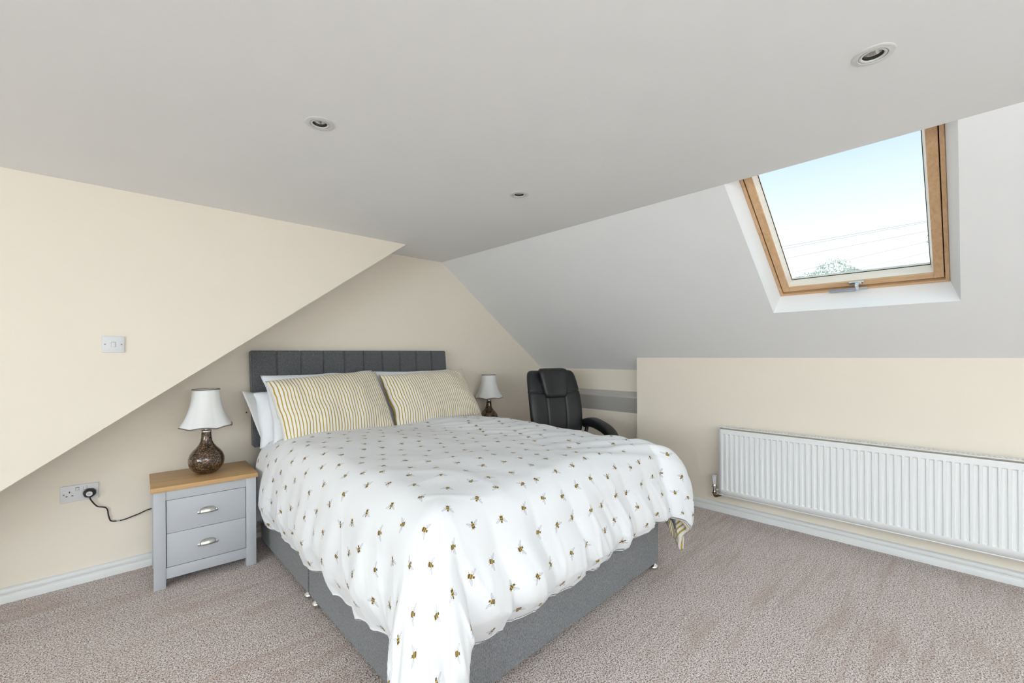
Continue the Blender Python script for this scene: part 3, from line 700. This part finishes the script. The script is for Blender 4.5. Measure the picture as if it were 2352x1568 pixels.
# ------------------------------------------------------------------ lamps
def lamp(label, loc, rz):
    t = thing('table_lamp', label, 'lamp', loc, rz, 'matching bedside lamps')
    pr = [(0.030, 0.0), (0.045, 0.002), (0.058, 0.010), (0.073, 0.026), (0.084, 0.047), (0.0885, 0.068), (0.087, 0.090), (0.079, 0.112), (0.066, 0.131), (0.050, 0.148), (0.037, 0.165), (0.029, 0.184), (0.0255, 0.205), (0.0245, 0.226), (0.0245, 0.236)]
    lathe('base', pr, 'mosaic_glass', t, 48)
    lathe('neck_cap', [(0.0255, 0.2365), (0.026, 0.238), (0.026, 0.245), (0.022, 0.249), (0.011, 0.250), (0.011, 0.285)], 'chrome', t, 28)
    lathe('bulb_holder', [(0.014, 0.2855), (0.016, 0.29), (0.016, 0.335), (0.012, 0.34)], 'plastic_white', t, 20)
    # bell shade: six panels, scalloped hem
    def mod(a, r, z, f):
        c = abs(math.cos(3 * a)); s = 1 - 0.05 * (1 - c) * (1 - f * 0.6) - 0.035 * (c ** 6) * f
        hem = (1 - f) ** 6
        return r * (s + 0.035 * (c ** 10) * (1 - f)), z - 0.010 * (1 - c ** 1.2) * hem + 0.006 * hem
    zb, zt = 0.268, 0.482
    prof = [(0.0675 + 0.062 * (1 - f) ** 2.1, zb + (zt - zb) * f) for f in np.linspace(0, 1, 20)]
    sh = lathe('shade', prof, 'shade_fabric', t, 96, caps=False, mod=mod, auto=25)
    md = sh.modifiers.new('thick', 'SOLIDIFY'); md.thickness = 0.0016
    for f, nm in ((0.0, 'hem_trim'), (1.0, 'top_trim')):
        pts = []
        r0, z0 = (prof[0] if f == 0 else prof[-1])
        for i in range(96):
            a = 2 * math.pi * i / 96; r, z = mod(a, r0, z0, f); pts.append((r * math.cos(a), r * math.sin(a), z))
        n = 6; V, Fc = [], []
        for i, pnt in enumerate(pts):
            a = 2 * math.pi * i / 96; rad = Vector((math.cos(a), math.sin(a), 0))
            for k in range(n):
                b = 2 * math.pi * k / n; V.append(Vector(pnt) + rad * (math.cos(b) * 0.0022 + 0.0006) + Vector((0, 0, math.sin(b) * 0.0030)))
        for i in range(96):
            for k in range(n): Fc.append((i * n + k, ((i + 1) % 96) * n + k, ((i + 1) % 96) * n + (k + 1) % n, i * n + (k + 1) % n))
        pyd(nm, V, Fc, 'trim_bronze', sh, smooth=True)
    for k in range(3):
        a = 2 * math.pi * k / 3; tube('shade_strut', [(0.010 * math.cos(a), 0.010 * math.sin(a), 0.345), (0.064 * math.cos(a), 0.064 * math.sin(a), 0.472)], 0.0014, 'satin_steel', sh, 6)
    return t
lamp('white bell shade lamp with brown mosaic base on the nightstand by the socket', (0.452, 3.045, 0.529), R(14))
lamp('white bell shade lamp behind the bed, between right striped pillow and office chair', (2.675, 3.125, 0.529), R(8))

# ------------------------------------------------------------------ office chair
FD = Vector((-0.36, -0.933, 0)).normalized()
ch = thing('office_chair', 'black leather high back office chair in the alcove corner', 'chair', (2.775, 2.225, 0), math.atan2(FD.y, FD.x) - math.pi / 2)
# local axes: +y forward (facing), +x occupant's right... z up
TILT = R(13)
def CB(x, y, z):   # point on the reclined back; y offset forward from back plane, z height above seat
    return Vector((x, -0.235 - z * math.sin(TILT) + y * math.cos(TILT), 0.47 + z * math.cos(TILT) + y * math.sin(TILT)))
def cushion(name, fn, nx, nz, mat, parent, auto=None):
    """closed cushion from fn(s,t,side) with s,t in -1..1, side +1 front / -1 back"""
    V, Fc, ids = [], [], {}
    for i in range(nx):
        for j in range(nz):
            s, t = -1 + 2 * i / (nx - 1), -1 + 2 * j / (nz - 1)
            e = i in (0, nx - 1) or j in (0, nz - 1)
            for sd in (1, -1):
                if e and sd == -1: ids[i, j, -1] = ids[i, j, 1]; continue
                ids[i, j, sd] = len(V); V.append(fn(s, t, sd))
    for i in range(nx - 1):
        for j in range(nz - 1):
            for sd in (1, -1):
                q = [ids[i, j, sd], ids[i + 1, j, sd], ids[i + 1, j + 1, sd], ids[i, j + 1, sd]]
                Fc.append(q if sd == 1 else q[::-1])
    bm = bmesh.new(); vs = [bm.verts.new(v) for v in V]
    for f in Fc: bm.faces.new([vs[i] for i in f])
    return frombm(name, bm, mat, parent, smooth=True)
def sq(s, t, p=4.0):        # map square to rounded square
    m_ = max(abs(s), abs(t)); d = (abs(s) ** p + abs(t) ** p) ** (1 / p)
    return (s * m_ / d, t * m_ / d) if d > 1e-6 else (0, 0)
def prof(s, t, e=0.35): return max(0.0, (1 - max(abs(s), abs(t)) ** 7)) ** e
BH = 0.585
def back_fn(s, t, sd):
    a, b = sq(s, t, 11); f = prof(s, t, 0.5)
    wdt = 0.240 - 0.004 * b + 0.012 * math.cos(b * 2.0)
    zz = 0.02 + (b + 1) / 2 * BH
    curve = 0.025 * a * a + 0.03 * math.sin((b + 1) / 2 * math.pi * 1.1) 
    grooves = 0.0
    if sd == 1:
        for gx in (-0.36, 0.36): grooves -= 0.010 * math.exp(-((a - gx) / 0.025) ** 2) * (1 if b < 0.33 else 0)
        grooves -= 0.014 * math.exp(-((b - 0.33 - 0.06 * (1 - a * a) * -1) / 0.022) ** 2)
    return CB(a * wdt, (0.048 * f if sd == 1 else -0.045 * f) + curve + grooves, zz)
cushion('backrest', back_fn, 61, 71, 'black_leather', ch)
def head_fn(s, t, sd):
    a, b = sq(s, t, 6); f = prof(s, t, 0.5)
    wdt = 0.130 + 0.020 * b; zz = 0.478 + b * 0.138
    return CB(a * wdt, 0.052 + (0.045 * f if sd == 1 else -0.015 * f) + 0.02 * a * a - 0.05 * max(0, b - 0.75), zz)
cushion('headrest', head_fn, 31, 31, 'black_leather', ch)
def seat_fn(s, t, sd):
    a, b = sq(s, t, 6); f = prof(s, t, 0.5)
    return Vector((a * 0.255, 0.02 + b * 0.255, 0.455 + (0.055 * f if sd == 1 else -0.045 * f) - 0.03 * max(0, b - 0.6)))
cushion('seat', seat_fn, 41, 41, 'black_leather', ch)
for sgn in (-1, 1):
    path = catmull([(sgn * 0.285, -0.235, 0.590), (sgn * 0.290, -0.13, 0.612), (sgn * 0.295, 0.0, 0.598), (sgn * 0.298, 0.11, 0.565), (sgn * 0.296, 0.185, 0.500), (sgn * 0.290, 0.195, 0.420)], 8)
    V, Fc = [], []; n = 16
    for i, pnt in enumerate(path):
        tn = (path[min(i + 1, len(path) - 1)] - path[max(i - 1, 0)]).normalized(); u = Vector((1, 0, 0)); v = tn.cross(u).normalized()
        e_ = 1.0 if 1 < i < len(path) - 2 else (0.85 if i in (1, len(path) - 2) else 0.55)
        for k in range(n):
            a = 2 * math.pi * k / n; ca, sa = math.cos(a), math.sin(a)
            V.append(pnt + u * (math.copysign(abs(ca) ** 0.6, ca) * 0.046 * e_) + v * (math.copysign(abs(sa) ** 0.7, sa) * 0.040 * e_))
    for i in range(len(path) - 1):
        for k in range(n): Fc.append((i * n + k, i * n + (k + 1) % n, (i + 1) * n + (k + 1) % n, (i + 1) * n + k))
    Fc.append(list(range(n))[::-1]); Fc.append([(len(path) - 1) * n + k for k in range(n)])
    ar = pyd('armrest', V, Fc, 'black_leather', ch, auto=70)
    tube('armrest_bracket', catmull([(sgn * 0.285, 0.17, 0.43), (sgn * 0.25, 0.10, 0.41), (sgn * 0.12, 0.03, 0.40)], 5), 0.016, 'rubber_black', ar, 8)
    tube('armrest_bracket', catmull([(sgn * 0.285, -0.20, 0.59), (sgn * 0.275, -0.20, 0.53), (sgn * 0.235, -0.18, 0.46)], 5), 0.016, 'rubber_black', ar, 8)
lathe('gas_column', [(0.03, 0.10), (0.03, 0.26), (0.02, 0.265), (0.02, 0.405), (0.08, 0.41), (0.08, 0.415)], 'rubber_black', ch, 24)
base = lathe('star_base_hub', [(0.045, 0.075), (0.05, 0.085), (0.045, 0.125), (0.03, 0.13)], 'rubber_black', ch, 20)
for k in range(5):
    a = 2 * math.pi * k / 5 + 0.3; d = Vector((math.cos(a), math.sin(a), 0))
    tube('base_leg', [d * 0.035 + Vector((0, 0, 0.105)), d * 0.15 + Vector((0, 0, 0.095)), d * 0.275 + Vector((0, 0, 0.072))], [0.022, 0.018, 0.014], 'rubber_black', ch, 10)
    cs = lathe('castor', [(0.012, -0.022), (0.026, -0.020), (0.028, 0.0), (0.026, 0.020), (0.012, 0.022)], 'rubber_black', ch, 20, loc=d * 0.275 + Vector((0, 0, 0.0285)))
    cs.rotation_euler = (R(90), 0, a + 1.0)
    tube('castor_stem', [d * 0.275 + Vector((0, 0, 0.03)), d * 0.275 + Vector((0, 0, 0.07))], 0.008, 'satin_steel', ch, 8)

# ------------------------------------------------------------------ radiator
RY0, RY1, RZ0, RZ1, RXF = -0.532, 1.270, 0.158, 0.657, 3.316
ra = thing('radiator', 'long white double panel radiator on the knee wall', 'radiator', (XR - 0.055, (RY0 + RY1) / 2, 0))
def RA(x, y, z): return Vector((x, y, z)) - Vector(ra.location)
def rad_panel(name, xf, sgn):
    pitch = 0.03333; n = int((RY1 - RY0 - 0.02) / pitch); off = (RY1 - RY0 - n * pitch) / 2
    cols = [(RY0 + 0.003, 0)]
    for i in range(n):
        c = RY0 + off + pitch * (i + 0.5)
        cols += [(c - 0.0115, 0), (c - 0.0075, 1), (c + 0.0075, 1), (c + 0.0115, 0)]
    cols.append((RY1 - 0.003, 0))
    z0, z1 = RZ0 + 0.006, RZ1 - 0.014
    rows = [(z0, 0), (z0 + 0.036, 0), (z0 + 0.043, 1), (z1 - 0.040, 1), (z1 - 0.033, 0), (z1 - 0.002, 0), (z1, 0)]
    V = [RA(xf + (0.0085 * sgn if (a and b) else 0), y, z) for y, a in cols for z, b in rows]; k = len(rows)
    Fc = [(i * k + j, i * k + j + 1, (i + 1) * k + j + 1, (i + 1) * k + j) for i in range(len(cols) - 1) for j in range(k - 1)]
    o = pyd(name, V, Fc, 'radiator_white', ra, auto=50); md = o.modifiers.new('thick', 'SOLIDIFY'); md.thickness = 0.008; md.offset = -1 if sgn > 0 else 1
    return o
rad_panel('front_panel', RXF, 1)
box('rear_panel', *[v for v in (XR - 0.035 - ra.location.x, XR - 0.027 - ra.location.x)], RY0 + 0.01 - ra.location.y, RY1 - 0.01 - ra.location.y, RZ0 + 0.01, RZ1 - 0.03, 'radiator_white', ra)
lx, ly = ra.location.x, ra.location.y
for y in (RY1, RY0 + 0.0015):
    box('side_panel', RXF + 0.002 - lx, XR - 0.024 - lx, y - 0.003 - ly, y - ly, RZ0, RZ1 - 0.001, 'radiator_white', ra, 0.001)
for z in (RZ0, ):
    box('bottom_rim', RXF - lx - 0.001, RXF + 0.006 - lx, RY0 - ly, RY1 - ly, z - 0.001, z + 0.005, 'radiator_white', ra, 0.0015)
# near-black block for the convector, shade under the grille put into its colour
box('convector', RXF + 0.014 - lx, XR - 0.037 - lx, RY0 + 0.03 - ly, RY1 - 0.03 - ly, RZ0 + 0.03, RZ1 - 0.05, 'dark_gap', ra)
bm = bmesh.new()
bm_box(bm, RXF + 0.001 - lx, RXF + 0.030 - lx, RY0 - ly, RY1 - ly, RZ1 - 0.003, RZ1)
bm_box(bm, RXF + 0.030 - lx, RXF + 0.032 - lx, RY0 - ly, RY1 - ly, RZ1 - 0.003, RZ1)
bm_box(bm, XR - 0.034 - lx, XR - 0.024 - lx, RY0 - ly, RY1 - ly, RZ1 - 0.008, RZ1)
nb = int((RY1 - RY0 - 0.05) / 0.0190)
for i in range(nb + 1):
    y = RY0 + 0.025 + i * 0.0190 - ly
    bm_box(bm, RXF + 0.031 - lx, XR - 0.033 - lx, y - 0.0042, y + 0.0042, RZ1 - 0.0024, RZ1 - 0.0004)
bm_box(bm, RXF + 0.031 - lx, XR - 0.033 - lx, RY0 - ly, RY0 + 0.025 - ly, RZ1 - 0.008, RZ1 - 0.0004)
bm_box(bm, RXF + 0.031 - lx, XR - 0.033 - lx, RY1 - 0.022 - ly, RY1 - ly, RZ1 - 0.008, RZ1 - 0.0004)
frombm('top_grille', bm, 'radiator_white', ra)
# thermostatic valve
vx, vy = 3.345, 1.312
va = thing('radiator_valve', 'white thermostatic valve with copper elbow at the radiator end', 'valve', (vx, vy, 0.10))
def vmod(a, r, z, f):
    return (r * (1 - 0.07 * (1 if (0.12 < f < 0.80 and math.cos(10 * a) > 0.35) else 0)), z)
lathe('valve_head', [(0.006, 0.118), (0.0125, 0.120), (0.014, 0.126), (0.0155, 0.135), (0.016, 0.150), (0.0162, 0.165), (0.0162, 0.178), (0.0155, 0.184), (0.0175, 0.185), (0.0178, 0.189), (0.010, 0.191)], 'plastic_white', va, 60, mod=vmod, auto=30)
lathe('valve_nut', [(0.013, 0.095), (0.0155, 0.097), (0.0155, 0.108), (0.013, 0.110), (0.011, 0.118)], 'chrome', va, 6, auto=20)
lathe('valve_body', [(0.010, 0.060), (0.013, 0.064), (0.011, 0.072), (0.011, 0.095)], 'chrome', va, 20)
tube('tail_pipe', [(0, 0, 0.080), (0, -0.02, 0.080), (0, -0.040, 0.080)], 0.0095, 'chrome', va, 14)
lathe('tail_nut', [(0.014, -0.006), (0.014, 0.006)], 'chrome', va, 6, loc=(0, -0.024, 0.080), auto=20).rotation_euler = (R(90), 0, 0)
lathe('inlet_nut', [(0.012, 0.046), (0.0135, 0.048), (0.0135, 0.060), (0.011, 0.062)], 'brass_old', va, 6, auto=20)
tube('copper_elbow', catmull([(0, 0, 0.050), (0, 0, 0.038), (0.006, -0.002, 0.029), (0.018, -0.006, 0.026), (0.045, -0.014, 0.026), (XR - vx, -0.02, 0.026)], 6), 0.0085, 'brass_old', va, 14)

# ------------------------------------------------------------------ electrics
sw = thing('light_switch', 'single white light switch on the cheek wall', 'switch', (0.055, YC, 1.2635), 0)
def face_box(name, x0, x1, d0, d1, z0, z1, mat, par, bev=0.001): return box(name, x0, x1, -d1, -d0, z0, z1, mat, par, bev)
face_box('plate', -0.0415, 0.0415, 0.0003, 0.0085, -0.0405, 0.0405, 'plastic_white', sw, 0.003)
face_box('rocker_slot', -0.0085, 0.0085, 0.0080, 0.0088, -0.0125, 0.0125, 'screw', sw, 0.0002)
rk = face_box('rocker', -0.0075, 0.0075, 0.0085, 0.0125, -0.0115, 0.0115, 'plastic_white', sw, 0.001); rk.rotation_euler = (R(5), 0, 0)
for x in (-0.030, 0.030): lathe('screw', [(0.0036, 0.0), (0.0036, 0.0009), (0.002, 0.0012)], 'screw', sw, 14, loc=(x, -0.0083, 0)).rotation_euler = (R(90), 0, 0)
so = thing('wall_socket', 'double white wall socket with black plug, left of the nightstand', 'socket', (-0.0735, YB, 0.4815), 0)
face_box('plate', -0.073, 0.073, 0.0003, 0.0095, -0.043, 0.043, 'plastic_white', so, 0.003)
for sx_ in (-0.018, 0.012 - 0.0):
    face_box('rocker_slot', sx_ + 0.002, sx_ + 0.016, 0.0093, 0.0098, 0.012, 0.032, 'inside_dark', so, 0.0001)
    rk = face_box('rocker', sx_ + 0.003, sx_ + 0.015, 0.0095, 0.0125, 0.013, 0.031, 'plastic_white', so, 0.001); rk.rotation_euler = (R(4 if sx_ < 0 else -3), 0, 0)
def slot(cx, cz, wx, wz): face_box('pin_hole', cx - wx / 2, cx + wx / 2, 0.0090, 0.00965, cz - wz / 2, cz + wz / 2, 'dark_gap', so, 0.0)
for base_x in (-0.0385, 0.0385):
    slot(base_x, 0.010, 0.0045, 0.0085); slot(base_x - 0.011, -0.010, 0.0075, 0.0042); slot(base_x + 0.011, -0.010, 0.0075, 0.0042)
for x in (-0.060, 0.060): lathe('screw', [(0.0040, 0.0), (0.0040, 0.0009), (0.002, 0.0012)], 'screw', so, 14, loc=(x, -0.0093, 0.0)).rotation_euler = (R(90), 0, 0)
pc = thing('power_cord', 'black lamp plug and cable hanging from the wall socket', 'power cord', (-0.0735 + 0.0375, YB - 0.0097, 0.470), 0)
pg = lathe('plug', [(0.0225, 0.0), (0.0245, 0.002), (0.0245, 0.022), (0.021, 0.030), (0.016, 0.033), (0.010, 0.0335)], 'rubber_black', pc, 32, loc=(0, -0.0005, 0.006), mod=lambda a, r, z, f: (r * (1.0 + 0.05 * math.cos(2 * a) - 0.06 * max(0, math.cos(3 * a + 2.2)) ** 3), z)); pg.rotation_euler = (R(90), 0, 0)
lb = lathe('plug_label', [(0.0, 0.0), (0.0105, 0.0), (0.0125, 0.0), (0.0125, 0.0008), (0.0, 0.0008)], 'plastic_white', pg, 28, loc=(-0.001, -0.001, 0.0335), caps=False)
for i, zz in enumerate((-0.0035, 0.0, 0.0035)):
    box('label_line', -0.0065, 0.0065, zz - 0.0006, zz + 0.0006, 0.0008, 0.0010, 'screw', lb)
def W(x, z, d=0.006):
    return Vector((x, YB - d, z)) - Vector(pc.location)
cab = [W(-0.035, 0.453, 0.026), W(-0.033, 0.442, 0.024), W(-0.022, 0.417, 0.016), W(-0.006, 0.393, 0.012), W(0.012, 0.385, 0.010), W(0.026, 0.378, 0.010), W(0.034, 0.362, 0.010), W(0.037, 0.335, 0.010), W(0.043, 0.308, 0.010), W(0.050, 0.298, 0.010), W(0.064, 0.294, 0.012), W(0.082, 0.293, 0.014), W(0.105, 0.295, 0.015), W(0.135, 0.303, 0.015), W(0.165, 0.311, 0.015), W(0.195, 0.322, 0.015), W(0.24, 0.335, 0.013), W(0.33, 0.40, 0.008)]
tube('cable', catmull(cab, 6), 0.0031, 'rubber_black', pc, 10)
hx = []
for i in range(40):
    f = i / 39; a = f * 5 * 2 * math.pi; p_ = W(0.070 + 0.014 * f, 0.2935, 0.013)
    hx.append(p_ + Vector((0, math.cos(a) * 0.0042, math.sin(a) * 0.0042)))
tube('wire_tie', hx, 0.0009, 'plastic_white', pc, 6)
sc_ = lathe('wall_screw', [(0.0, 0.006), (0.0035, 0.005), (0.005, 0.003), (0.005, 0.0), ], 'brass_old', None, 14, loc=(0.703, YB, 0.832), caps=False); sc_.rotation_euler = (R(90), 0, 0)
tag(sc_, 'tiny brown screw head in the back wall left of the headboard', 'screw')

# ------------------------------------------------------------------ recessed ceiling lights
def downlight(x, y, label, rz):
    t = thing('downlight', label, 'ceiling light', (x, y, ZC), rz, 'recessed ceiling lights')
    lathe('bezel', [(0.0335, 0.004), (0.0335, -0.0022), (0.0350, -0.0034), (0.0375, -0.0026), (0.0440, -0.0026), (0.0470, -0.0022), (0.0495, -0.0008), (0.0500, 0.0002), (0.0440, 0.0012)], 'flange', t, 64, caps=False, auto=30)
    g_ = lathe('gimbal_ring', [(0.0245, 0.002), (0.0246, -0.0012), (0.0256, -0.0026), (0.0290, -0.0032), (0.0312, -0.0024), (0.0318, 0.004)], 'flange', t, 64, caps=False)
    lathe('gap_ring', [(0.0310, 0.005), (0.0345, 0.005)], 'dark_gap', t, 48, caps=False)
    lathe('retaining_ring', [(0.0245, 0.0005), (0.0240, 0.006), (0.0215, 0.0072), (0.0212, 0.0085)], 'dark_ring', g_, 48, caps=False, auto=30)
    def facet(a, r, z, f): return (r * (1 + 0.05 * math.cos(14 * a) * f), z)
    lathe('reflector', [(0.0215, 0.0082), (0.0208, 0.012), (0.0185, 0.020), (0.0140, 0.027), (0.0070, 0.031), (0.0, 0.0315)], 'reflector', g_, 56, caps=False, mod=facet, auto=20)
    lathe('capsule_bulb', [(0.0035, 0.031), (0.0045, 0.025), (0.004, 0.015), (0.002, 0.012), (0.0, 0.0115)], 'plastic_white', g_, 16, caps=False)
    lathe('housing', [(0.0235, 0.010), (0.0235, 0.045), (0.0, 0.046)], 'inside_dark', t, 32, caps=False)
    lathe('housing_collar', [(0.0240, 0.0125), (0.0280, 0.0125)], 'dark_gap', t, 32, caps=False)
    return t
downlight(*LIGHTS[0], 'recessed ceiling light nearest the skylight', 0.3)
downlight(*LIGHTS[1], 'recessed ceiling light above the left of the bed, nearest the cream cheek wall', 0.0)
downlight(*LIGHTS[2], 'smallest looking recessed ceiling light, in the middle of the ceiling', 0.8)

# ------------------------------------------------------------------ outside
def pix(x, y, dist):
    d = (_r2 * ((x - 1176) / F_PX) - _u2 * ((y - 784 - CY) / F_PX) + _f)
    return Vector((0, 0, 1.2)) + d * dist
def tree(label, top, rx, rz_, n, seed):
    rnd = random.Random(seed)
    t = thing('tree', label, 'tree', (top.x, top.y, top.z - 2 * rz_ - 5.0))
    V, Fc = [], []
    lobes = [(Vector((0, 0, 0)), 0.72)] + [(Vector((rnd.uniform(-1, 1) * 0.7, rnd.uniform(-1, 1) * 0.7, rnd.uniform(-0.6, 0.55))), rnd.uniform(0.25, 0.42)) for _ in range(22)]
    for i in range(n):
        c, r = lobes[rnd.randrange(len(lobes))] if rnd.random() < 0.85 else lobes[0]
        d = Vector((rnd.gauss(0, 1), rnd.gauss(0, 1), rnd.gauss(0, 1))).normalized() * r * rnd.uniform(0.75, 1.06)
        p_ = c + d; p_ = Vector((p_.x * rx, p_.y * rx, p_.z * rz_ + 5.0 + rz_))
        a = Vector((rnd.gauss(0, 1), rnd.gauss(0, 1), rnd.gauss(0, 1))).normalized(); b = a.orthogonal().normalized(); s = rnd.uniform(0.03, 0.065)
        k = len(V); V += [p_ - a * s * 1.4, p_ + b * s * 0.6, p_ + a * s * 1.4, p_ - b * s * 0.6]; Fc.append((k, k + 1, k + 2, k + 3))
    o = pyd('foliage', V, Fc, 'hazed_leaf', t); o['kind'] = 'stuff'
    tube('trunk', [(0, 0, -4), (0.1, 0, 2), (0.0, 0.1, 5.0 + rz_ * 0.6)], [0.30, 0.24, 0.10], 'bark', t, 10)
    for k in range(6):
        a = k * 1.05; tube('branch', [(0, 0, 4.2 + 0.2 * k), (math.cos(a) * rx * 0.35, math.sin(a) * rx * 0.35, 5.0 + rz_ * 0.9)], [0.09, 0.03], 'bark', t, 6)
    return t
tree('haze-paled green tree top seen through the bottom left of the skylight', pix(1876, 602, 22), 2.1, 1.9, 16000, 5)
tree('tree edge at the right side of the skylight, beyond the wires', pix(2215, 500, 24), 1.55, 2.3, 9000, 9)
for i, (xa_, ya_, xb_, yb_) in enumerate(((1800, 566, 2142, 505), (1803, 571, 2142, 508), (1812, 592, 2142, 528), (1925, 602, 2142, 552), (1960, 620, 2142, 577), (1830, 650, 2142, 605))):
    a, b = pix(xa_, ya_, 17 + i), pix(xb_, yb_, 17 + i); d = b - a
    a2, b2 = a - d * 1.6, b + d * 1.2
    pts = [a2 + (b2 - a2) * (k / 12) for k in range(13)]
    tag(tube('overhead_wire', pts, 0.0065, 'wire', None, 6), ['overhead wire outside the skylight, topmost of six', 'overhead wire just below the topmost one outside the skylight', 'third overhead wire from the top outside the skylight', 'fourth overhead wire from the top outside the skylight, right of the tree', 'fifth overhead wire from the top outside the skylight', 'lowest overhead wire outside the skylight'][i], 'wire', 'overhead wires outside')
